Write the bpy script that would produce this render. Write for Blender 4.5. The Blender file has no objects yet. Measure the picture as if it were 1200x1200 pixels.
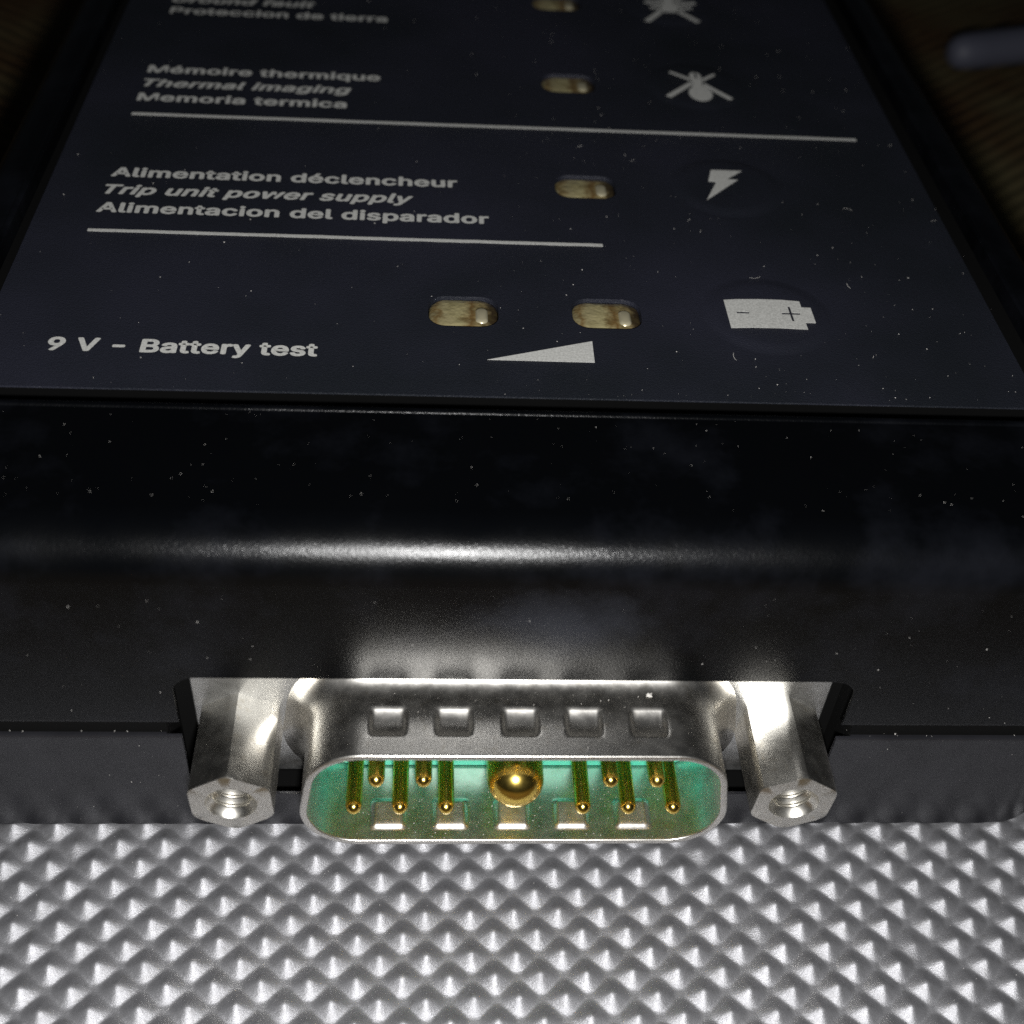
import bpy, bmesh, math, random
import numpy as np
from mathutils import Vector, Matrix

random.seed(7)
rng = np.random.default_rng(7)
S = 0.001            # all lengths below are millimetres
ZB = 9.4             # connector axis is 9.4 mm above the embossed sheet's base
scene = bpy.context.scene
col = scene.collection

# ---------------------------------------------------------------- camera
CAM = (-5.742, -48.441, 64.539)
R0 = (0.9975, -0.03876, 0.05903)      # right
R1 = (-0.01582, 0.69209, 0.72164)     # up
R2 = (0.06882, 0.72077, -0.68975)     # forward
cd = bpy.data.cameras.new('camera')
cam = bpy.data.objects.new('camera', cd)
col.objects.link(cam)
cam.matrix_world = Matrix(((R0[0], R1[0], -R2[0], CAM[0] * S),
                           (R0[1], R1[1], -R2[1], CAM[1] * S),
                           (R0[2], R1[2], -R2[2], (CAM[2] + ZB) * S),
                           (0, 0, 0, 1)))
cd.sensor_width = 36.0
cd.lens = 1489.6 / 1200 * 36.0
cd.clip_start = 0.005
cd.clip_end = 50
cd.dof.use_dof = True
cd.dof.focus_distance = 0.082
cd.dof.aperture_fstop = 39
scene.camera = cam

# ---------------------------------------------------------------- world, flash lamp, exposure
world = bpy.data.worlds.new('World')
scene.world = world
world.use_nodes = True
bg = world.node_tree.nodes['Background']
bg.inputs[0].default_value = (0.75, 0.85, 1.0, 1)
bg.inputs[1].default_value = 0.012

ld = bpy.data.lights.new('phone_flash', 'POINT')
ld.energy = 0.42
ld.color = (1.0, 0.995, 0.985)
ld.shadow_soft_size = 0.0022
lamp = bpy.data.objects.new('phone_flash', ld)
lp = Vector(CAM) + Vector(R1) * -9.0 + Vector(R0) * 1.5
lamp.location = (lp.x * S, lp.y * S, (lp.z + ZB) * S)
col.objects.link(lamp)

scene.view_settings.view_transform = 'Standard'
scene.view_settings.look = 'None'
scene.view_settings.exposure = 0
scene.view_settings.gamma = 1
scene.cycles.caustics_reflective = True
scene.cycles.max_bounces = 10
scene.cycles.use_denoising = False
scene.cycles.sample_clamp_indirect = 8

# ---------------------------------------------------------------- materials
def mat(name, color, rough=0.5, metal=0.0, spec=0.5, **kw):
    m = bpy.data.materials.new(name)
    m.use_nodes = True
    nt = m.node_tree
    b = nt.nodes['Principled BSDF']
    b.inputs['Base Color'].default_value = (*color, 1)
    b.inputs['Roughness'].default_value = rough
    b.inputs['Metallic'].default_value = metal
    b.inputs['Specular IOR Level'].default_value = spec
    for k, v in kw.items():
        b.inputs[k.replace('_', ' ')].default_value = v
    return m, nt, b

def coords(nt, scale=1.0):
    tc = nt.nodes.new('ShaderNodeNewGeometry')
    mp = nt.nodes.new('ShaderNodeMapping')
    mp.inputs['Scale'].default_value = (scale,) * 3 if not isinstance(scale, tuple) else scale
    nt.links.new(tc.outputs['Position'], mp.inputs['Vector'])
    return mp.outputs['Vector']

def noise(nt, vec, scale, detail=3, rough=0.55):
    n = nt.nodes.new('ShaderNodeTexNoise')
    n.inputs['Scale'].default_value = scale
    n.inputs['Detail'].default_value = detail
    n.inputs['Roughness'].default_value = rough
    nt.links.new(vec, n.inputs['Vector'])
    return n.outputs['Fac']

def ramp(nt, fac, stops):
    r = nt.nodes.new('ShaderNodeValToRGB')
    e = r.color_ramp.elements
    while len(e) < len(stops):
        e.new(0.5)
    for i, (p, c) in enumerate(stops):
        e[i].position = p
        e[i].color = (*c, 1) if isinstance(c, tuple) else (c, c, c, 1)
    nt.links.new(fac, r.inputs['Fac'])
    return r.outputs['Color']

def bump(nt, b, h, strength, dist):
    n = nt.nodes.new('ShaderNodeBump')
    n.inputs['Strength'].default_value = strength
    n.inputs['Distance'].default_value = dist
    nt.links.new(h, n.inputs['Height'])
    nt.links.new(n.outputs['Normal'], b.inputs['Normal'])

def mix(nt, fac, a, b_, mode='MIX'):
    n = nt.nodes.new('ShaderNodeMix')
    n.data_type = 'RGBA'
    n.blend_type = mode
    for sock, v in ((n.inputs['Factor'], fac), (n.inputs[6], a), (n.inputs[7], b_)):
        if isinstance(v, (int, float)):
            sock.default_value = v
        elif isinstance(v, tuple):
            sock.default_value = (*v, 1)
        else:
            nt.links.new(v, sock)
    return n.outputs[2]

MM = 1000.0   # position in millimetres

def m_case():
    m, nt, b = mat('black_moulded_plastic', (0.006, 0.0062, 0.007), 0.33, spec=0.24)
    v = coords(nt, MM)
    sm = noise(nt, v, 0.16, 4, 0.6)
    nt.links.new(ramp(nt, sm, [(0.35, (0.21,) * 3), (0.7, (0.30,) * 3)]), b.inputs['Roughness'])
    grease = noise(nt, v, 0.11, 5, 0.62)
    grain = noise(nt, v, 9.0, 2)
    base_out = (mix(nt, ramp(nt, grease, [(0.5, 0.0), (0.72, 1.0)]), (0.0010, 0.0012, 0.0016), (0.005, 0.0055, 0.0075)))
    # greasy fingerprint smear on the middle of the front
    mp = nt.nodes.new('ShaderNodeMapping')
    mp.inputs['Location'].default_value = (-2.0 / 9, 2.0 / 30, -(11.0 + ZB) / 5.5)
    mp.inputs['Scale'].default_value = (1 / 9, 1 / 30, 1 / 5.5)
    nt.links.new(v, mp.inputs['Vector'])
    ln = nt.nodes.new('ShaderNodeVectorMath'); ln.operation = 'LENGTH'
    nt.links.new(mp.outputs[0], ln.inputs[0])
    wv = nt.nodes.new('ShaderNodeMath'); wv.operation = 'MULTIPLY_ADD'
    nt.links.new(noise(nt, v, 0.35, 5, 0.65), wv.inputs[0]); wv.inputs[1].default_value = 0.8
    nt.links.new(ln.outputs['Value'], wv.inputs[2])
    smear = ramp(nt, wv.outputs[0], [(0.45, 1.0), (1.0, 0.0)])
    nt.links.new(mix(nt, smear, base_out, (0.015, 0.0165, 0.0215)), b.inputs['Base Color'])
    bump(nt, b, grain, 0.32, 0.00005)
    return m

def m_lower():
    m, nt, b = mat('grey_black_plastic', (0.030, 0.030, 0.033), 0.27, spec=0.42)
    v = coords(nt, MM)
    g = noise(nt, v, 9.0, 3)
    nt.links.new(ramp(nt, noise(nt, v, 0.3, 4), [(0.3, (0.011, 0.011, 0.013)), (0.75, (0.018, 0.018, 0.021))]), b.inputs['Base Color'])
    bump(nt, b, g, 0.22, 0.00005)
    return m

def m_film():
    m, nt, b = mat('printed_black_film', (0.012, 0.013, 0.019), 0.5, spec=0.4)
    v = coords(nt, MM)
    g = noise(nt, v, 11.0, 2, 0.7)
    big = noise(nt, v, 0.05, 3)
    nt.links.new(ramp(nt, big, [(0.35, (0.0085, 0.0105, 0.0150)), (0.65, (0.0175, 0.0185, 0.0300))]), b.inputs['Base Color'])
    bump(nt, b, g, 0.7, 0.00010)
    return m

def m_ink():
    m, nt, b = mat('white_print', (0.52, 0.52, 0.49), 0.6, spec=0.2)
    v = coords(nt, MM)
    nt.links.new(ramp(nt, noise(nt, v, 7.0, 3, 0.7), [(0.3, (0.36, 0.36, 0.34)), (0.7, (0.62, 0.62, 0.59))]), b.inputs['Base Color'])
    return m

def m_metal(name, c, rough, sp=0.0, bscale=10.0, bstr=0.15, spots=None):
    m, nt, b = mat(name, c, rough, metal=1.0)
    v = coords(nt, MM)
    n1 = noise(nt, v, 1.2, 4, 0.6)
    nt.links.new(ramp(nt, n1, [(0.3, (max(rough - sp, 0.03),) * 3), (0.75, (rough + sp,) * 3)]), b.inputs['Roughness'])
    if spots:
        nt.links.new(mix(nt, ramp(nt, noise(nt, v, 1.7, 5, 0.7), [(0.56, 0.0), (0.74, 1.0)]), c, spots), b.inputs['Base Color'])
    bump(nt, b, noise(nt, v, bscale, 3), bstr, 0.00002)
    return m

def m_sheet():
    m, nt, b = mat('embossed_silver_metal', (0.40, 0.40, 0.41), 0.46, metal=0.72)
    v = coords(nt, MM)
    g = noise(nt, v, 8.0, 4, 0.75)
    w = noise(nt, v, 0.6, 4, 0.65)
    nt.links.new(ramp(nt, w, [(0.3, (0.42,) * 3), (0.75, (0.54,) * 3)]), b.inputs['Roughness'])
    nt.links.new(mix(nt, ramp(nt, noise(nt, v, 2.2, 5, 0.7), [(0.52, 0.0), (0.75, 0.6)]), (0.33, 0.33, 0.345), (0.19, 0.187, 0.183)), b.inputs['Base Color'])
    bump(nt, b, g, 0.5, 0.00007)
    return m

def m_green():
    m, nt, b = mat('green_insulator_plastic', (0.02, 0.42, 0.28), 0.4, spec=0.5)
    b.inputs['Subsurface Weight'].default_value = 0.35
    b.inputs['Subsurface Radius'].default_value = (0.0002, 0.001, 0.0008)
    return m

def m_led():
    m, nt, b = mat('clear_led_resin', (0.3, 0.26, 0.12), 0.22, spec=0.6)
    v = coords(nt, MM)
    n1 = noise(nt, v, 1.1, 4, 0.65)
    tc = nt.nodes.new('ShaderNodeTexCoord')
    sx = nt.nodes.new('ShaderNodeSeparateXYZ')
    nt.links.new(tc.outputs['Object'], sx.inputs[0])
    mr = nt.nodes.new('ShaderNodeMapRange')
    mr.inputs['From Min'].default_value = -0.0022; mr.inputs['From Max'].default_value = 0.0022
    nt.links.new(sx.outputs[0], mr.inputs['Value'])
    ad = nt.nodes.new('ShaderNodeMath'); ad.operation = 'MULTIPLY_ADD'
    nt.links.new(n1, ad.inputs[0]); ad.inputs[1].default_value = 0.45
    sb = nt.nodes.new('ShaderNodeMath'); sb.operation = 'SUBTRACT'
    nt.links.new(mr.outputs[0], sb.inputs[0]); sb.inputs[1].default_value = 0.22
    nt.links.new(sb.outputs[0], ad.inputs[2])
    lay = ramp(nt, ad.outputs[0], [(0.02, (0.20, 0.17, 0.09)), (0.09, (0.15, 0.10, 0.04)), (0.2, (0.30, 0.26, 0.14)), (0.45, (0.33, 0.29, 0.15)), (0.62, (0.13, 0.075, 0.025)), (0.74, (0.24, 0.19, 0.09)), (0.9, (0.03, 0.02, 0.01))])
    nt.links.new(mix(nt, ramp(nt, noise(nt, v, 1.1, 4, 0.7), [(0.45, 0.0), (0.75, 0.55)]), lay, (0.10, 0.08, 0.03)), b.inputs['Base Color'])
    bump(nt, b, noise(nt, v, 1.6, 3), 0.5, 0.0002)
    b.inputs['Coat Weight'].default_value = 0.4
    b.inputs['Coat Roughness'].default_value = 0.25
    return m

def m_table():
    m, nt, b = mat('brown_ribbed_cloth', (0.10, 0.06, 0.03), 0.8, spec=0.2)
    v = coords(nt, MM)
    sx = nt.nodes.new('ShaderNodeSeparateXYZ')
    nt.links.new(v, sx.inputs[0])
    ab = nt.nodes.new('ShaderNodeMath'); ab.operation = 'ABSOLUTE'
    nt.links.new(sx.outputs[0], ab.inputs[0])
    ma = nt.nodes.new('ShaderNodeMath'); ma.operation = 'MULTIPLY_ADD'
    nt.links.new(ab.outputs[0], ma.inputs[0])
    ma.inputs[1].default_value = -0.80
    nt.links.new(sx.outputs[1], ma.inputs[2])
    wob = nt.nodes.new('ShaderNodeMath'); wob.operation = 'MULTIPLY_ADD'
    nt.links.new(noise(nt, v, 0.12, 3), wob.inputs[0])
    wob.inputs[1].default_value = 2.2
    nt.links.new(ma.outputs[0], wob.inputs[2])
    sn = nt.nodes.new('ShaderNodeMath'); sn.operation = 'MULTIPLY'
    nt.links.new(wob.outputs[0], sn.inputs[0]); sn.inputs[1].default_value = 2 * math.pi / 2.6
    s2 = nt.nodes.new('ShaderNodeMath'); s2.operation = 'SINE'
    nt.links.new(sn.outputs[0], s2.inputs[0])
    s3 = nt.nodes.new('ShaderNodeMath'); s3.operation = 'MULTIPLY_ADD'
    nt.links.new(s2.outputs[0], s3.inputs[0]); s3.inputs[1].default_value = 0.5; s3.inputs[2].default_value = 0.5
    ribs = mix(nt, s3.outputs[0], (0.022, 0.011, 0.004), (0.095, 0.054, 0.022))
    nt.links.new(mix(nt, ramp(nt, noise(nt, v, 0.05, 3), [(0.4, 0.0), (0.65, 1.0)]), ribs, (0.085, 0.07, 0.033)), b.inputs['Base Color'])
    bump(nt, b, s3.outputs[0], 0.6, 0.0006)
    return m

MAT = dict(case=m_case(), lower=m_lower(), film=m_film(), ink=m_ink(),
           shell=m_metal('tinned_steel_shell', (0.70, 0.68, 0.64), 0.34, 0.05, 5.0, 0.18, (0.56, 0.52, 0.45)),
           flange=m_metal('satin_tinned_flange', (0.62, 0.62, 0.61), 0.44, 0.06, 9.0, 0.4),
           nickel=m_metal('nickel_plated_screw', (0.66, 0.64, 0.59), 0.34, 0.05, 4.0, 0.2, (0.56, 0.51, 0.42)),
           gold=m_metal('gold_plating', (0.96, 0.69, 0.16), 0.20, 0.05, 6.0, 0.1),
           sheet=m_sheet(), green=m_green(), led=m_led(), table=m_table(),
           dark=mat('black_gap_shade', (0.0025, 0.0025, 0.0025), 0.8, spec=0.1)[0],  # matte black that puts the shade of gaps and recess into the colour
           tab=mat('pale_led_terminal', (0.55, 0.50, 0.34), 0.3, metal=0.5)[0],
           dust=mat('pale_dust', (0.55, 0.53, 0.50), 0.8)[0],
           rod=mat('slate_blue_plastic', (0.07, 0.073, 0.10), 0.6)[0])

# ---------------------------------------------------------------- helpers
def link(o, parent=None):
    col.objects.link(o)
    if parent is not None:
        o.parent = parent
    return o

def mesh(name, verts, faces, smooth=False, sharp=None):
    me = bpy.data.meshes.new(name)
    me.from_pydata([(x * S, y * S, z * S) for x, y, z in verts], [], faces)
    me.validate()
    bm = bmesh.new(); bm.from_mesh(me)
    bmesh.ops.recalc_face_normals(bm, faces=bm.faces)
    bm.to_mesh(me); bm.free()
    if smooth:
        me.polygons.foreach_set('use_smooth', [True] * len(me.polygons))
        if sharp:
            me.set_sharp_from_angle(angle=math.radians(sharp))
    return me

ROOTLOC = Vector((0, 0, 0.6))     # base of the test unit, on the embossed peaks (mm, world)

def part(name, me, m, parent, loc=(0, 0, 0)):
    """loc in connector coordinates (mm) when parented to a thing's root, else relative to the parent"""
    o = bpy.data.objects.new(name, me)
    if m is not None and not me.materials:
        me.materials.append(MAT[m])
    link(o, parent)
    o.location = Vector(loc) * S
    return o

def rrect(x0, x1, y0, y1, r, n=8):
    pts = []
    for cx, cy, a0 in ((x1 - r, y0 + r, -90), (x1 - r, y1 - r, 0), (x0 + r, y1 - r, 90), (x0 + r, y0 + r, 180)):
        for i in range(n + 1):
            a = math.radians(a0 + 90 * i / n)
            pts.append((cx + r * math.cos(a), cy + r * math.sin(a)))
    return pts

def loft(rings, cap0=True, cap1=True):
    n = len(rings[0])
    v = [p for r in rings for p in r]
    f = []
    for k in range(len(rings) - 1):
        for i in range(n):
            j = (i + 1) % n
            f.append((k * n + i, k * n + j, (k + 1) * n + j, (k + 1) * n + i))
    if cap0:
        f.append(tuple(range(n))[::-1])
    if cap1:
        f.append(tuple(range((len(rings) - 1) * n, len(rings) * n)))
    return v, f

def lathe(prof, seg=24, cap=True):
    """profile of (r, y): revolves about the Y axis"""
    v, f = [], []
    for r, y in prof:
        for i in range(seg):
            a = 2 * math.pi * i / seg
            v.append((r * math.cos(a), y, r * math.sin(a)))
    for k in range(len(prof) - 1):
        for i in range(seg):
            j = (i + 1) % seg
            f.append((k * seg + i, k * seg + j, (k + 1) * seg + j, (k + 1) * seg + i))
    if cap:
        f.append(tuple(range(seg)))
        f.append(tuple(range((len(prof) - 1) * seg, len(prof) * seg)))
    return v, f

def polyprism(outlines, z0, z1):
    """flat plates: list of 2-D outlines -> one mesh of prisms"""
    v, f = [], []
    for o in outlines:
        b = len(v); n = len(o)
        v += [(x, y, z0) for x, y in o] + [(x, y, z1) for x, y in o]
        f.append(tuple(range(b, b + n))[::-1])
        f.append(tuple(range(b + n, b + 2 * n)))
        for i in range(n):
            j = (i + 1) % n
            f.append((b + i, b + j, b + n + j, b + n + i))
    return v, f

def baked(o):
    dg = bpy.context.evaluated_depsgraph_get()
    dg.update()
    me = bpy.data.meshes.new_from_object(o.evaluated_get(dg))
    return me

def carve(me, cutters, bevel=0.12):
    o = bpy.data.objects.new('tmp', me); col.objects.link(o)
    cs = []
    for c in cutters:
        k = bpy.data.objects.new('tmp_cutter', c); col.objects.link(k); cs.append(k)
        md = o.modifiers.new('cut', 'BOOLEAN'); md.operation = 'DIFFERENCE'; md.object = k; md.solver = 'EXACT'
    if bevel:
        bv = o.modifiers.new('bevel', 'BEVEL'); bv.width = bevel * S; bv.segments = 2
        bv.limit_method = 'ANGLE'; bv.angle_limit = math.radians(50)
    out = baked(o)
    for k in cs + [o]:
        bpy.data.objects.remove(k)
    out.polygons.foreach_set('use_smooth', [True] * len(out.polygons))
    out.set_sharp_from_angle(angle=math.radians(40))
    return out

# ---------------------------------------------------------------- the setting: sheet and cloth
SHEET = {}
def build_sheet():
    xs = np.concatenate([np.arange(-75, -42, 0.33), np.arange(-42, 42, 0.12), np.arange(42, 75, 0.33)])
    ys = np.concatenate([np.arange(-16.8, 2, 0.12), np.arange(2, 45, 0.6)])
    X, Y = np.meshgrid(xs, ys)
    th = math.radians(1.25 + 45); p = 1.9834
    u = (X * math.cos(th) + Y * math.sin(th)) / p - 0.2
    v = (-X * math.sin(th) + Y * math.cos(th)) / p - 0.1
    iu, iv = np.round(u), np.round(v)
    du, dv = 2 * (u - iu), 2 * (v - iv)              # -1..1 in a cell
    hsh = np.sin(iu * 12.9898 + iv * 78.233) * 43758.5453
    hsh = hsh - np.floor(hsh)
    h2 = np.sin(iu * 39.346 + iv * 11.135) * 24634.6345; h2 = h2 - np.floor(h2)
    du = du + 0.10 * (hsh - 0.5); dv = dv + 0.10 * (h2 - 0.5)
    q = 3.0 - 0.5 * h2
    d = (np.abs(du) ** q + np.abs(dv) ** q) ** (1 / q)
    d = np.sqrt(d * d + 0.23 ** 2) - 0.06
    h = np.clip(1 - d, 0, 1)
    h = (0.55 * h + 0.45 * h ** 1.9)
    Z = h / h.max() * (0.54 + 0.07 * hsh) * np.where(h2 > 0.985, 0.55, 1)
    Z = Z + 0.02 * np.sin(X * 0.9 + 1.3 * np.sin(Y * 0.7)) * np.sin(Y * 1.1 + 0.4) - 0.02
    edge = np.minimum.reduce([X - xs[0], xs[-1] - X, Y - ys[0], ys[-1] - Y])
    ny, nx = X.shape
    V = np.stack([X, Y, Z], -1).reshape(-1, 3) * S
    idx = np.arange(nx * ny).reshape(ny, nx)
    F = np.stack([idx[:-1, :-1], idx[:-1, 1:], idx[1:, 1:], idx[1:, :-1]], -1).reshape(-1, 4)
    # underside and rim, so that the sheet has thickness
    b = len(V)
    c = np.array([(xs[0], ys[0], -1.2), (xs[-1], ys[0], -1.2), (xs[-1], ys[-1], -1.2), (xs[0], ys[-1], -1.2)]) * S
    V = np.concatenate([V, c])
    me = bpy.data.meshes.new('embossed_sheet')
    me.vertices.add(len(V)); me.vertices.foreach_set('co', V.ravel())
    rims = [list(idx[0, ::-1]) + [b, b + 1], list(idx[::-1, -1]) + [b + 1, b + 2],
            list(idx[-1, :]) + [b + 2, b + 3], list(idx[:, 0]) + [b + 3, b], [b + 3, b + 2, b + 1, b]]
    loops = np.concatenate([F.ravel()] + [np.array(r) for r in rims])
    starts = np.concatenate([np.arange(len(F)) * 4, len(F) * 4 + np.cumsum([0] + [len(r) for r in rims[:-1]])])
    me.loops.add(len(loops)); me.loops.foreach_set('vertex_index', loops.astype(np.int32))
    me.polygons.add(len(starts)); me.polygons.foreach_set('loop_start', starts.astype(np.int32))
    sm = np.ones(len(starts), bool); sm[-5:] = False
    me.polygons.foreach_set('use_smooth', sm)
    me.update(calc_edges=True)
    me.materials.append(MAT['sheet'])
    o = bpy.data.objects.new('embossed_sheet', me)
    link(o)
    o['kind'] = 'structure'
    o['label'] = 'silver metal sheet embossed with rows of small pyramids under the test unit'
    o['category'] = 'metal sheet'
    SHEET['o'] = o
    jj = rng.integers(0, int((2 + 16.8) / 0.12) - 20, 700); ii = rng.integers(0, nx, 700)
    SHEET['spots'] = [((X[a, b_], Y[a, b_], Z[a, b_] + 0.004)) for a, b_ in zip(jj, ii)]
build_sheet()

def build_cloth():
    n = 60
    v = []
    for j in range(n + 1):
        for i in range(n + 1):
            x, y = -300 + 600 * i / n, -200 + 700 * j / n
            far = min(1, max(0, (y - 50) / 40))
            v.append((x, y, -2.4 + far * 0.8 * math.sin(x * 0.05 + y * 0.03)))
    f = [(j * (n + 1) + i, j * (n + 1) + i + 1, (j + 1) * (n + 1) + i + 1, (j + 1) * (n + 1) + i) for j in range(n) for i in range(n)]
    o = part('ground_cloth', mesh('ground_cloth', v, f, True), 'table', None)
    o['kind'] = 'structure'
    o['label'] = 'dark brown ribbed cloth spread beneath the silver sheet'
    o['category'] = 'cloth'
build_cloth()

# slate-blue rod lying on the cloth behind the unit
def build_rod():
    prof = [(0.01, 0), (1.2, 0.15), (2.0, 0.9), (2.4, 2.2), (2.5, 5), (2.5, 30), (2.7, 30.4), (2.7, 36), (2.5, 36.4), (2.5, 80), (2.0, 81.5), (0.01, 82)]
    v, f = lathe(prof, 20, False)
    me = mesh('rod', v, f, True, 50)
    me.materials.append(MAT['rod'])
    o = bpy.data.objects.new('rod', me); link(o)
    o.location = Vector((66.5, 121.5, 1.3)) * S
    o.rotation_euler = (0, 0, math.radians(-72))
    o['label'] = 'slate-blue rounded plastic rod lying on the brown cloth behind the test unit'
    o['category'] = 'rod'
build_rod()

# ---------------------------------------------------------------- the test unit
unit = bpy.data.objects.new('trip_test_unit', None)
link(unit)
unit.empty_display_size = 0.01
unit.location = ROOTLOC * S
unit['label'] = 'black plastic test unit with printed keypad panel and metal connector socket in front'
unit['category'] = 'test unit'
OFF = Vector((0, 0, ZB - ROOTLOC.z))      # connector coordinates -> unit coordinates

W, YF, YB, ZT, RF, RC = 38.0, -2.0, 128.0, 17.3, 3.0, 5.0
def ring(inset, z, r=None):
    return [(x, y, z) for x, y in rrect(-W + inset, W - inset, YF + inset, YB - inset, max(RC - inset, 0.3), 8)]

def slot_cutter(x, z0, z1, r, y0, y1):
    pr = rrect(-x, x, z0, z1, r, 6)
    v, f = loft([[(px, y0, pz) for px, pz in pr], [(px, y1, pz) for px, pz in pr]])
    return mesh('cut', v, f)

PX0, PX1, PY0, PY1 = -33.95, 33.95, 9.5, 121.0      # opening for the printed panel
def upper_case():
    rings = [ring(0.35, 2.2), ring(0.1, 2.3), ring(0.0, 2.6), ring(0, 5), ring(0, 10)]
    for i in range(13):
        a = math.radians(90 * i / 12)
        rings.append(ring(RF * (1 - math.cos(a)), ZT - RF + RF * math.sin(a)))
    for i in range(9):      # small raised bead round the opening
        a = math.radians(180 * i / 8)
        k = 0.22 * (1 + math.cos(a))
        rings.append([(x, y, ZT + 0.16 * math.sin(a)) for x, y in rrect(PX0 - k, PX1 + k, PY0 - k, PY1 + k, 1.0 + k, 8)])
    rings.append([(x, y, 15.0) for x, y in rrect(PX0, PX1, PY0, PY1, 1.0, 8)])
    v, f = loft(rings)
    me = mesh('upper_case', v, f)
    return carve(me, [slot_cutter(20.05, -5.05, 6.55, 1.3, -6, -1.0), slot_cutter(21.0, -7.4, 7.6, 0.6, -1.78, 1.4)], 0.10)

def lower_case():
    rings = [ring(0.5, -8.8), ring(0.12, -8.7), ring(0.0, -8.35), ring(0, -3), ring(0, 0.75), ring(0.06, 0.95), ring(0.2, 1.02)]
    v, f = loft(rings)
    return carve(mesh('lower_case', v, f), [slot_cutter(20.05, -5.05, 6.55, 1.3, -6, -1.0), slot_cutter(21.0, -7.4, 7.6, 0.6, -1.78, 1.4)], 0.10)

def seam():
    v, f = loft([ring(0.32, 0.9), ring(0.32, 2.4)])
    return carve(mesh('seam', v, f), [slot_cutter(21.0, -7.4, 7.6, 0.6, -6, 1.4)], 0)

upper = part('upper_case', upper_case(), 'case', unit, OFF)
lower = part('lower_case', lower_case(), 'lower', unit, OFF)
def shade_lining():
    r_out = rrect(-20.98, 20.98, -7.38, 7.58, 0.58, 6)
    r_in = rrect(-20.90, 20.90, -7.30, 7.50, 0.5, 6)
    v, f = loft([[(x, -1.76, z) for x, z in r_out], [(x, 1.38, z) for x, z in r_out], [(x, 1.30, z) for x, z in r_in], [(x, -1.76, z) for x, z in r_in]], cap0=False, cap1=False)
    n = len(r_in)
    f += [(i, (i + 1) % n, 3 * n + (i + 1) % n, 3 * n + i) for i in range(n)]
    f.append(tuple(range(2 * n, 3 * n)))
    return mesh('recess_shade', v, f)
part('recess_shade', shade_lining(), 'dark', unit, OFF)  # added black lining, its colour stands in for shade in the connector pocket
part('seam_shade_strip', seam(), 'dark', unit, OFF)  # black strip inside the slit, paints in the shade between the halves
for o in (upper, lower):
    md = o.modifiers.new('normals', 'WEIGHTED_NORMAL'); md.keep_sharp = True; md.weight = 100

# ---- printed panel with slotted LED holes
PZ = 16.3
LEDS = [(-3.39, 20.95), (6.1, 21.1), (6.0, 37.65), (5.95, 55.05), (6.0, 72.1)]
def stadium(cx, cy, hx, hy, r, n=6):
    return [(cx + x, cy + y) for x, y in rrect(-hx, hx, -hy, hy, r, n)]
HOLES = [stadium(x, y, 2.3, 1.7, 1.15) for x, y in LEDS]
def panel_mesh():
    bm = bmesh.new()
    def loop(pts):
        vs = [bm.verts.new((x * S, y * S, 0)) for x, y in pts]
        return [bm.edges.new((vs[i], vs[(i + 1) % len(vs)])) for i in range(len(vs))]
    es = loop(rrect(-33.25, 32.75, 12.1, 119.5, 0.5, 4))
    for h in HOLES:
        es += loop(h)
    r = bmesh.ops.triangle_fill(bm, edges=es, use_beauty=True)
    fs = [g for g in r['geom'] if isinstance(g, bmesh.types.BMFace)]
    ex = bmesh.ops.extrude_face_region(bm, geom=fs)
    bmesh.ops.translate(bm, verts=[g for g in ex['geom'] if isinstance(g, bmesh.types.BMVert)], vec=(0, 0, -0.5 * S))
    bmesh.ops.recalc_face_normals(bm, faces=bm.faces)
    me = bpy.data.meshes.new('panel'); bm.to_mesh(me); bm.free()
    return me
panel = part('keypad_panel', panel_mesh(), 'film', unit, OFF + Vector((0, 0, PZ)))

def gap_shade_mesh():
    o_, i_ = rrect(PX0 + 0.02, PX1 - 0.02, PY0 + 0.02, PY1 - 0.02, 0.9, 6), rrect(-33.0, 32.5, 12.35, 119.2, 0.5, 6)
    v, f = loft([[(x, y, -1.2) for x, y in o_], [(x, y, -0.12) for x, y in o_], [(x, y, -0.12) for x, y in i_], [(x, y, -1.2) for x, y in i_]], False, False)
    return mesh('panel_gap_shade', v, f)
part('panel_gap_shade', gap_shade_mesh(), 'dark', panel)  # added black frame, gives the gap round the panel its shade by colour

# LEDs below the holes (sub-parts of the panel)
def led_mesh(seed):
    r = random.Random(seed)
    rings = []
    for ins, z in ((0.0, -1.25), (0.0, -0.40), (0.06, -0.28), (0.22, -0.18), (0.6, -0.12)):
        rings.append([(x, y, z + 0.02 * math.sin(3 * x + seed) + 0.02 * math.cos(4 * y + 2 * seed)) for x, y in rrect(-2.26 + ins, 2.26 - ins, -1.66 + ins, 1.66 - ins, 1.15 - ins * 0.8, 6)])
    v, f = loft(rings)
    return mesh('led', v, f, True, 60)
for i, (x, y) in enumerate(LEDS):
    part('led', led_mesh(i), 'led', panel, (x, y, 0))
    rr = rrect(-0.42, 0.42, -1.0, 0.75, 0.38, 5)
    v, f = loft([[(px, py, -0.35) for px, py in rr], [(px * 0.95, py * 0.95, -0.10) for px, py in rr], [(px * 0.6, py * 0.7, 0.0) for px, py in rr]])
    part('led_terminal', mesh('led_terminal', v, f, True, 60), 'tab', panel, (x + 1.2, y - 0.15, 0))

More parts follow.
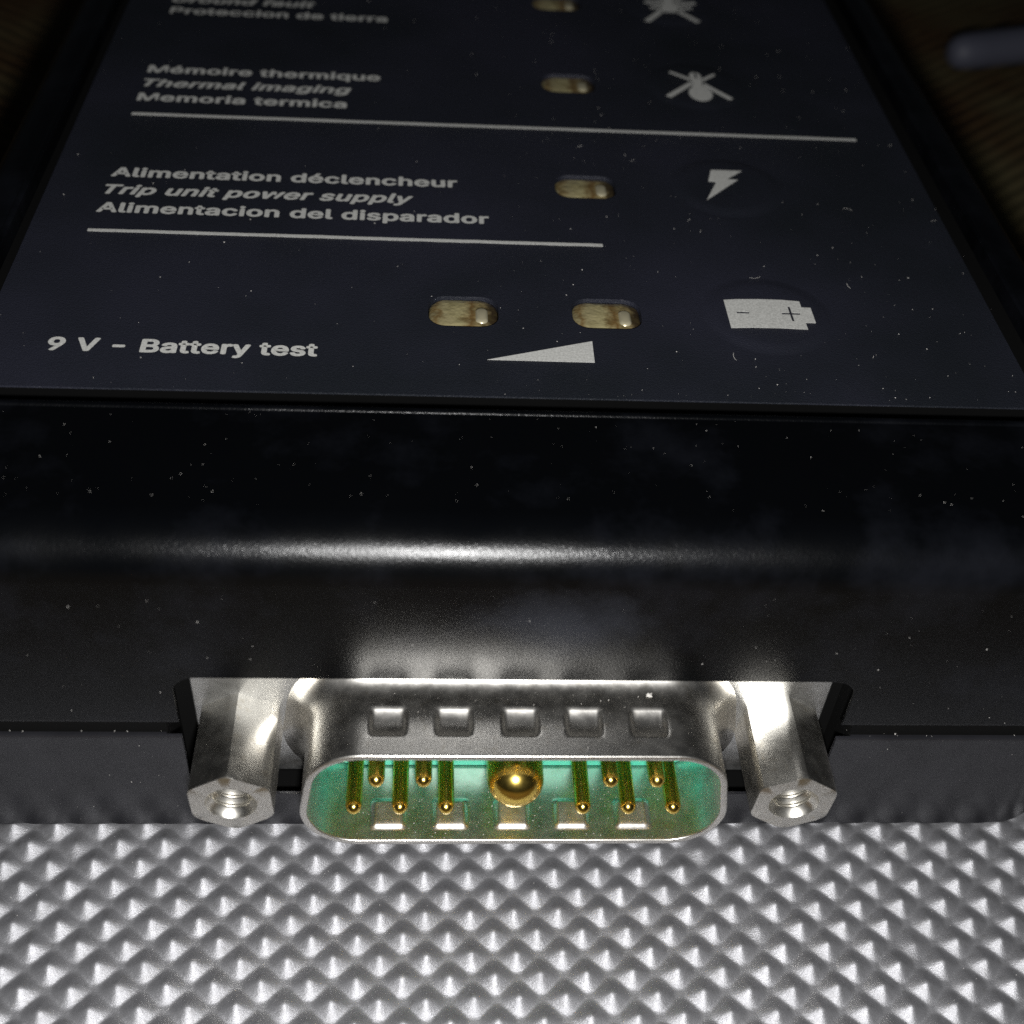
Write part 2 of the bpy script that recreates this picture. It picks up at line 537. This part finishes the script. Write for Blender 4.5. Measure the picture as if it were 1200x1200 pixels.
# raised keys
KEYS = [(17.0, 21.4), (17.0, 38.3), (17.0, 55.4), (17.0, 72.2)]
def key_mesh():
    rings = []
    for r, z in ((4.5, 0.002), (4.35, 0.008), (4.1, 0.045), (3.8, 0.095), (3.5, 0.14), (3.2, 0.158), (2.6, 0.162)):
        rings.append([(r * math.cos(2 * math.pi * i / 48), r * math.sin(2 * math.pi * i / 48), z) for i in range(48)])
    v, f = loft(rings, cap0=False)
    return mesh('key', v, f, True)
km = key_mesh()
for x, y in KEYS:
    part('key', km, 'film', panel, (x, y, 0))
KZ = 0.166

# ---- print: icons and bars
def plate(name, outlines, z):
    v, f = polyprism(outlines, z, z + 0.018)
    return part(name, mesh(name, v, f), 'ink', panel)

def bar(x0, y0, x1, y1, w0, w1=None):
    w1 = w0 if w1 is None else w1
    d = Vector((x1 - x0, y1 - y0)).normalized(); n = Vector((-d.y, d.x))
    return [(x0 + n.x * w0 / 2, y0 + n.y * w0 / 2), (x0 - n.x * w0 / 2, y0 - n.y * w0 / 2),
            (x1 - n.x * w1 / 2, y1 - n.y * w1 / 2), (x1 + n.x * w1 / 2, y1 + n.y * w1 / 2)]

def wobble_bar(x0, x1, y, w):
    n = 40
    top, bot = [], []
    for i in range(n + 1):
        x = x0 + (x1 - x0) * i / n
        top.append((x, y + w / 2 + random.uniform(-0.02, 0.02)))
        bot.append((x, y - w / 2 + random.uniform(-0.02, 0.02)))
    return [bot + top[::-1]]
plate('printed_line', wobble_bar(-29.25, 29.1, 46.75, 0.34), 0.002)
plate('printed_line', wobble_bar(-29.25, 6.6, 29.5, 0.34), 0.002)
plate('printed_line', wobble_bar(-29.25, 29.1, 63.9 + 17.0, 0.34), 0.002)
plate('level_wedge', [[(-1.95, 15.75), (4.84, 15.72), (4.87, 17.98)]], 0.002)

# battery: outline with minus and plus left open
def battery():
    bm = bmesh.new()
    def loop(pts):
        vs = [bm.verts.new((x * S, y * S, 0)) for x, y in pts]
        return [bm.edges.new((vs[i], vs[(i + 1) % len(vs)])) for i in range(len(vs))]
    es = loop([(19.42, 22.9), (18.2, 23.03), (16.6, 23.04), (15.2, 22.97), (14.2, 22.85), (14.2, 19.62), (15.6, 19.72), (17.5, 19.74), (19.36, 19.66), (19.36, 20.42), (20.05, 20.42), (20.05, 22.18), (19.42, 22.2)])
    es += loop(rrect(14.85, 15.72, 21.32, 21.50, 0.05, 2))
    c = (18.55, 21.42); a, w = 0.62, 0.095
    b2 = 0.85
    es += loop([(c[0] + x, c[1] + y) for x, y in ((-a, -w), (-w * .8, -w), (-w * .8, -b2), (w * .8, -b2), (w * .8, -w), (a, -w), (a, w), (w * .8, w), (w * .8, b2), (-w * .8, b2), (-w * .8, w), (-a, w))])
    r = bmesh.ops.triangle_fill(bm, edges=es, use_beauty=True)
    fs = [g for g in r['geom'] if isinstance(g, bmesh.types.BMFace)]
    ex = bmesh.ops.extrude_face_region(bm, geom=fs)
    bmesh.ops.translate(bm, verts=[g for g in ex['geom'] if isinstance(g, bmesh.types.BMVert)], vec=(0, 0, 0.018 * S))
    bmesh.ops.recalc_face_normals(bm, faces=bm.faces)
    me = bpy.data.meshes.new('battery_symbol'); bm.to_mesh(me); bm.free()
    part('battery_symbol', me, 'ink', panel, (0, 0, KZ))
battery()
plate('lightning_symbol', [[(16.05, 40.6), (15.6, 38.85), (16.2, 38.75), (15.05, 36.0), (17.95, 39.2), (17.1, 39.25), (18.5, 40.6)]], KZ)
# thermal memory: bulb with a waist between crossed strokes
cx, cy = 17.2, 53.75
bulb = [(cx + 1.02 * math.cos(math.radians(a)), cy + 1.35 * math.sin(math.radians(a))) for a in range(125, 416, 12)]
plate('thermal_symbol', [bulb + [(17.62, 55.6), (17.66, 56.4), (17.72, 57.2), (17.45, 57.75), (17.3, 57.8), (17.36, 56.9), (17.26, 56.5), (17.12, 56.9), (17.16, 57.8),
                                 (17.0, 57.8), (16.7, 57.4), (16.72, 56.5), (16.78, 55.5)],
                         bar(15.05, 57.75, 16.76, 56.35, 0.28, 0.36), bar(18.95, 57.55, 17.66, 56.3, 0.28, 0.36),
                         bar(14.35, 53.0, 16.72, 55.75, 0.52, 0.46), bar(19.72, 52.9, 17.66, 55.6, 0.46, 0.46)], KZ)
plate('earth_symbol', [[(16.3, 75.2), (17.0, 75.2), (17.45, 75.2), (17.5, 72.6), (18.0, 71.0), (17.3, 70.75), (16.2, 70.75), (15.6, 71.0), (16.2, 72.6)],
                       bar(14.6, 73.0, 16.3, 72.6, 0.5), bar(17.4, 72.6, 19.5, 73.1, 0.5),
                       bar(14.95, 71.7, 16.0, 71.7, 0.4), bar(17.7, 71.7, 19.0, 71.9, 0.4),
                       bar(14.3, 68.4, 16.0, 71.0, 0.55), bar(19.2, 68.7, 17.5, 71.1, 0.5),
                       bar(14.4, 75.6, 16.4, 73.4, 0.4), bar(19.6, 75.6, 17.4, 73.2, 0.4)], KZ)

# ---- lettering
import os
FONT = None
try:
    FONT = bpy.data.fonts.load(os.path.join(bpy.utils.system_resource('DATAFILES'), 'fonts', 'Inter.woff2'))
except Exception:
    FONT = None
def lettering(text, x0, x1, base, cap, italic=False, bold=0.028):
    cu = bpy.data.curves.new('lettering', 'FONT')
    cu.body = text
    if FONT:
        cu.font = FONT
    cu.size = 1.0
    cu.space_character = 1.04
    cu.extrude = 0.0
    cu.resolution_u = 4
    o = bpy.data.objects.new('tmp', cu); col.objects.link(o)
    me = baked(o)
    bpy.data.objects.remove(o)
    n = len(me.vertices)
    co = np.empty(n * 3); me.vertices.foreach_get('co', co); co = co.reshape(-1, 3)
    H = 0.729
    if italic:
        co[:, 0] += co[:, 1] * 0.24
    xa, xb = co[:, 0].min(), co[:, 0].max()
    co[:, 0] = x0 + (co[:, 0] - xa) / (xb - xa) * (x1 - x0)
    co[:, 1] = base + co[:, 1] / H * cap
    faces = [tuple(p.vertices) for p in me.polygons]
    bpy.data.meshes.remove(me)
    V, F = [], []
    for k in range(9):                 # heavier strokes: the glyph laid over itself with small shifts
        a = 2 * math.pi * k / 8
        dx, dy = (0, 0) if k == 8 else (bold * cap / H * 1.25 * math.cos(a), bold * cap / H * math.sin(a))
        b = len(V)
        V += [(x + dx, y + dy, 0.006 + 0.0012 * k) for x, y, _ in co]
        F += [tuple(i + b for i in f_) for f_ in faces]
    me = mesh('lettering', V, F)
    bm = bmesh.new(); bm.from_mesh(me)
    for fc in bm.faces:
        if fc.normal.z < 0:
            fc.normal_flip()
    bm.to_mesh(me); bm.free()
    part('lettering', me, 'ink', panel)
lettering('9 V - Battery test', -29.0, -12.63, 15.72, 1.80)
lettering('Alimentacion del disparador', -29.1, -1.5, 31.95, 1.75)
lettering('Trip unit power supply', -29.1, -7.0, 34.45, 1.75, True)
lettering('Alimentation déclencheur', -29.0, -3.75, 36.95, 1.75)
lettering('Memoria termica', -29.2, -12.65, 49.05, 1.75)
lettering('Thermal imaging', -29.2, -12.4, 51.6, 1.75, True)
lettering('Mémoire thermique', -29.2, -10.1, 54.15, 1.75)
lettering('Proteccion de tierra', -29.2, -9.9, 66.15, 1.75)
lettering('Ground fault', -29.4, -16.6, 68.65, 1.75, True)

# ---------------------------------------------------------------- connector
def d_profile(n=460):
    """inner outline of the D shell: points, outward normals (x, z); wide side at the bottom"""
    r = 3.0
    c = [(-12.95, -4.18), (12.95, -4.18), (11.6, 4.18), (-11.6, 4.18)]
    # inset polygon by r
    lines = []
    for i in range(4):
        a, b = Vector(c[i]), Vector(c[(i + 1) % 4])
        d = (b - a).normalized(); nrm = Vector((d.y, -d.x))
        lines.append((a - nrm * r, d, nrm))
    cen = []
    for i in range(4):
        a, d, _ = lines[i - 1]; b, e, _ = lines[i]
        t = ((b - a).x * e.y - (b - a).y * e.x) / (d.x * e.y - d.y * e.x)
        cen.append(a + d * t)
    pts = []
    for i in range(4):
        n0, n1 = lines[i - 1][2], lines[i][2]
        a0 = math.atan2(n0.y, n0.x); a1 = math.atan2(n1.y, n1.x)
        if a1 < a0:
            a1 += 2 * math.pi
        for k in range(40):
            a = a0 + (a1 - a0) * k / 39
            pts.append((cen[i].x + r * math.cos(a), cen[i].y + r * math.sin(a), math.cos(a), math.sin(a)))
    P = np.array(pts + [pts[0]])
    seg = np.hypot(np.diff(P[:, 0]), np.diff(P[:, 1])); s = np.concatenate([[0], np.cumsum(seg)])
    t = np.linspace(0, s[-1], n, endpoint=False)
    Q = np.stack([np.interp(t, s, P[:, k]) for k in range(4)], 1)
    Q[:, 2:] /= np.linalg.norm(Q[:, 2:], axis=1)[:, None]
    return Q
DP = d_profile()
DIMX = (-7.65, -3.82, 0.05, 3.78, 7.62)

def shell_mesh():
    TH, L, rf = 0.42, 5.95, 1.7
    rows = []    # (offset, y)
    for i in range(9):
        a = math.radians(90 * i / 8)
        rows.append((TH + rf - rf * math.sin(a), -rf + rf * math.cos(a) + (0.05 if i == 0 else 0)))
    for y in np.arange(-rf - 0.15, -L + 0.12, -0.15):
        rows.append((TH, y))
    rr = 0.09
    for c0, a0 in ((TH - rr, 0), (rr, 90)):
        for i in range(4):
            a = math.radians(a0 + 90 * i / 3)
            rows.append((c0 + rr * math.cos(a), -L + rr - rr * math.sin(a)))
    for y in np.arange(-L + rr + 0.15, 0.0, 0.15):
        rows.append((0.0, y))
    rows.append((0.0, 0.05))
    v = []
    for off, y in rows:
        m = np.zeros(len(DP))
        for side, yc in ((1, -3.50), (-1, -4.05)):
            for cxx in DIMX:
                ax = np.clip((1.12 - np.abs(DP[:, 0] - cxx)) / 0.28, 0, 1)
                t = (y - yc) / 1.05
                if side > 0:
                    ay = 0.36 * max(0.0, 1 - t * t)
                else:                       # steep at the rear, sloping down to a small lip at the mouth side
                    ay = min(max((1 - t) / 0.3, 0), 1) * min(max((t + 1) / 0.16, 0), 1) * (0.31 + 0.15 * t)
                on = (DP[:, 3] * side) > 0.95
                sx = ax * ax * (3 - 2 * ax); sy = ay
                m = np.maximum(m, np.where(on, sx * sy, 0))
        # bottom dents rise toward the mouth, top dents are deepest at the rear
        dd = off - m
        for (px, pz, nx, nz), o_ in zip(DP, dd):
            v.append((px + nx * o_, y, pz + nz * o_))
    n = len(DP)
    f = []
    for k in range(len(rows) - 1):
        for i in range(n):
            j = (i + 1) % n
            f.append((k * n + i, k * n + j, (k + 1) * n + j, (k + 1) * n + i))
    return mesh('connector_shell', v, f, True)

conn = part('connector', shell_mesh(), 'shell', unit, OFF)

def plate_y(x0, x1, z0, z1, r, y0, y1, holes=()):
    pr = rrect(x0, x1, z0, z1, r, 6)
    e = 0.08
    pin = rrect(x0 + e, x1 - e, z0 + e, z1 - e, max(r - e, 0.02), 6)
    return loft([[(x, y1, z) for x, z in pr], [(x, y0 + e, z) for x, z in pr], [(x, y0, z) for x, z in pin]])
v, f = plate_y(-19.57, 19.57, -5.25, 6.25, 0.7, 0.0, 0.8)
part('mounting_flange', mesh('mounting_flange', v, f, True, 30), 'flange', conn)

def insulator():
    rings = []
    for off, y in ((-0.10, 0.0), (-0.10, -0.40), (-0.20, -0.50)):
        rings.append([(p[0] + p[2] * off, y, p[1] + p[3] * off) for p in DP[::3]])
    v, f = loft(rings)
    return mesh('insulator', v, f, True, 30)
part('insulator', insulator(), 'green', conn)

def pin_mesh(r, tip, blunt=1.0):
    prof = [(r, 0.1), (r, tip + r * blunt)]
    for i in range(1, 9):
        a = math.radians(90 * i / 8)
        prof.append((max(r * math.cos(a), 0.001), tip + r * blunt * (1 - math.sin(a))))
    v, f = lathe(prof, 24)
    return mesh('pin', v, f, True, 60)
pm = pin_mesh(0.5, -5.42, 1.25)
for x in (-9.695, -6.925, -4.155, 4.155, 6.925, 9.695):
    part('contact_pin', pm, 'gold', conn, (x, -0.35, -1.42))
for x in (-8.31, -5.54, 5.54, 8.31):
    part('contact_pin', pm, 'gold', conn, (x, -0.35, 1.42))
part('power_contact', pin_mesh(1.72, -5.75, 0.95), 'gold', conn, (0, -0.2, 0))

# ---- hexagonal jack screws with a threaded bore
def jack_mesh(rot):
    seg = 48
    AF = 2.38
    def hexr(a):
        b = (a - rot + math.pi / 6) % (math.pi / 3) - math.pi / 6
        return AF / math.cos(b)
    A = [2 * math.pi * i / seg for i in range(seg)]
    L = 6.05
    rings = [[(hexr(a) * math.cos(a), 0.05, hexr(a) * math.sin(a)) for a in A]]
    for y in (-2.0, -4.0):
        rings.append([(hexr(a) * math.cos(a), y, hexr(a) * math.sin(a)) for a in A])
    # turned chamfer: corners cut back at the front
    for rmax, y in ((2.745, -L + 0.30), (2.69, -L + 0.12), (2.63, -L + 0.03), (2.56, -L)):
        rings.append([(min(hexr(a), rmax) * math.cos(a), y if hexr(a) > rmax - 0.06 or y < -L + 0.06 else y, min(hexr(a), rmax) * math.sin(a)) for a in A])
    rings.append([(1.52 * math.cos(a), -L, 1.52 * math.sin(a)) for a in A])
    rings.append([(1.40 * math.cos(a), -L + 0.22, 1.40 * math.sin(a)) for a in A])
    y = -L + 0.3
    P = 0.635
    while y < -1.6:
        for dr, dy in ((1.14, 0.16), (1.12, 0.24), (1.36, 0.50), (1.38, 0.60)):
            rings.append([(dr * math.cos(a), y + dy + P * (a / (2 * math.pi)) * 0.0, dr * math.sin(a)) for a in A])
        y += P
    v, f = loft(rings)
    return mesh('jack_screw', v, f, True, 28)
part('jack_screw', jack_mesh(math.radians(2)), 'nickel', unit, OFF + Vector((-16.75, 0, 0)))
part('jack_screw', jack_mesh(math.radians(-4)), 'nickel', unit, OFF + Vector((16.75, 0, 0)))

# ---------------------------------------------------------------- dust and lint (nobody could count it)
def dust(name, spots, parent, loc=(0, 0, 0)):
    v, f = [], []
    for (x, y, z), s, nrm in spots:
        b = len(v)
        t = Vector(nrm)
        a = t.orthogonal().normalized(); c = t.cross(a)
        ph = random.uniform(0, 6.28); e = random.uniform(0.6, 1.8)
        P = Vector((x, y, z))
        for k in range(3):
            an = ph + k * 2.094
            w = P + (a * math.cos(an) * e + c * math.sin(an) / e) * s
            v.append(tuple(w))
        v.append(tuple(P + t * s * 0.7))
        f += [(b, b + 1, b + 3), (b + 1, b + 2, b + 3), (b + 2, b, b + 3), (b, b + 2, b + 1)]
    o = part(name, mesh(name, v, f), 'dust', parent, loc)
    o['kind'] = 'stuff'
    return o

def rs(lo, hi):
    return lo * (hi / lo) ** (random.random() ** 2.2)

def fibre(x, y, z, l, w=0.018):
    """a curved lint fibre as a chain of flakes"""
    out = []
    a = random.uniform(0, 6.28); k = random.uniform(-0.8, 0.8)
    for i in range(int(l / 0.03)):
        out.append(((x, y, z), w, (0, 0, 1)))
        x += 0.03 * math.cos(a); y += 0.03 * math.sin(a); a += 0.03 * k / max(l, 0.2) * 2
    return out
sp = []
for _ in range(480):
    x, y = random.uniform(-33, 32.5), 12.3 + 60 * random.random() ** 1.3
    if random.random() < 0.5:
        x = abs(x)
    if any(abs(x - lx) < 2.3 and abs(y - ly) < 1.6 for lx, ly in LEDS):
        continue
    sp.append(((x, y, 0.003), rs(0.012, 0.06), (0, 0, 1)))
for _ in range(11):
    x, y = random.uniform(-5, 32), random.uniform(13, 50)
    if any(abs(x - lx) < 3 and abs(y - ly) < 2.5 for lx, ly in LEDS):
        continue
    sp += fibre(x, y, 0.006, random.uniform(0.2, 0.9))
dust('dust', sp, panel)
sp = []
for _ in range(60):       # seam between the two halves
    x = random.choice((-1, 1)) * random.uniform(20.5, 33)
    sp.append(((x, -1.9 + random.random() * 0.9, 1.16), rs(0.02, 0.10), (0, -0.5, 0.8)))
for _ in range(150):       # top rim and rounded edge
    x = random.uniform(-33, 33)
    sp.append(((x, random.uniform(1.2, 9.2), ZT + 0.002), rs(0.010, 0.035), (0, 0, 1)))
for _ in range(200):       # front face
    x, z = random.uniform(-32, 32), random.uniform(-8, 14)
    if abs(x) < 20.6 and z < 7.0 or 0.9 < z < 2.6:
        continue
    sp.append(((x, YF - 0.002, z), rs(0.012, 0.05), (0, -1, 0)))
dust('dust', sp, upper)
sp = []
for _ in range(420):       # inside the connector shell
    x = random.uniform(-11.0, 11.0)
    y = random.uniform(-5.8, -0.8)
    if min(abs(x - c_) for c_ in DIMX) < 1.2 and abs(y + 4.05) < 1.2:
        continue
    z = -4.17
    if abs(x) > 9.8:
        continue
    sp.append(((x, y, z), rs(0.014, 0.05), (0, 0, 1)))
for _ in range(120):
    x, y = random.uniform(-8.3, 8.3), random.uniform(-5.6, -1)
    if min(abs(x - c_) for c_ in DIMX) < 1.2 and abs(y + 3.5) < 1.2:
        continue
    sp.append(((x, y, 4.632), rs(0.014, 0.05), (0, 0, 1)))
for k in range(7):
    sp.append(((7.85 + random.uniform(-.1, .1), -1.5 + random.uniform(-.1, .1), 4.64), 0.13, (0, 0, 1)))
dust('dust', sp, conn)
sp = [(p, rs(0.012, 0.045), (0, 0, 1)) for p in SHEET['spots']]
dust('dust', sp, SHEET['o'])
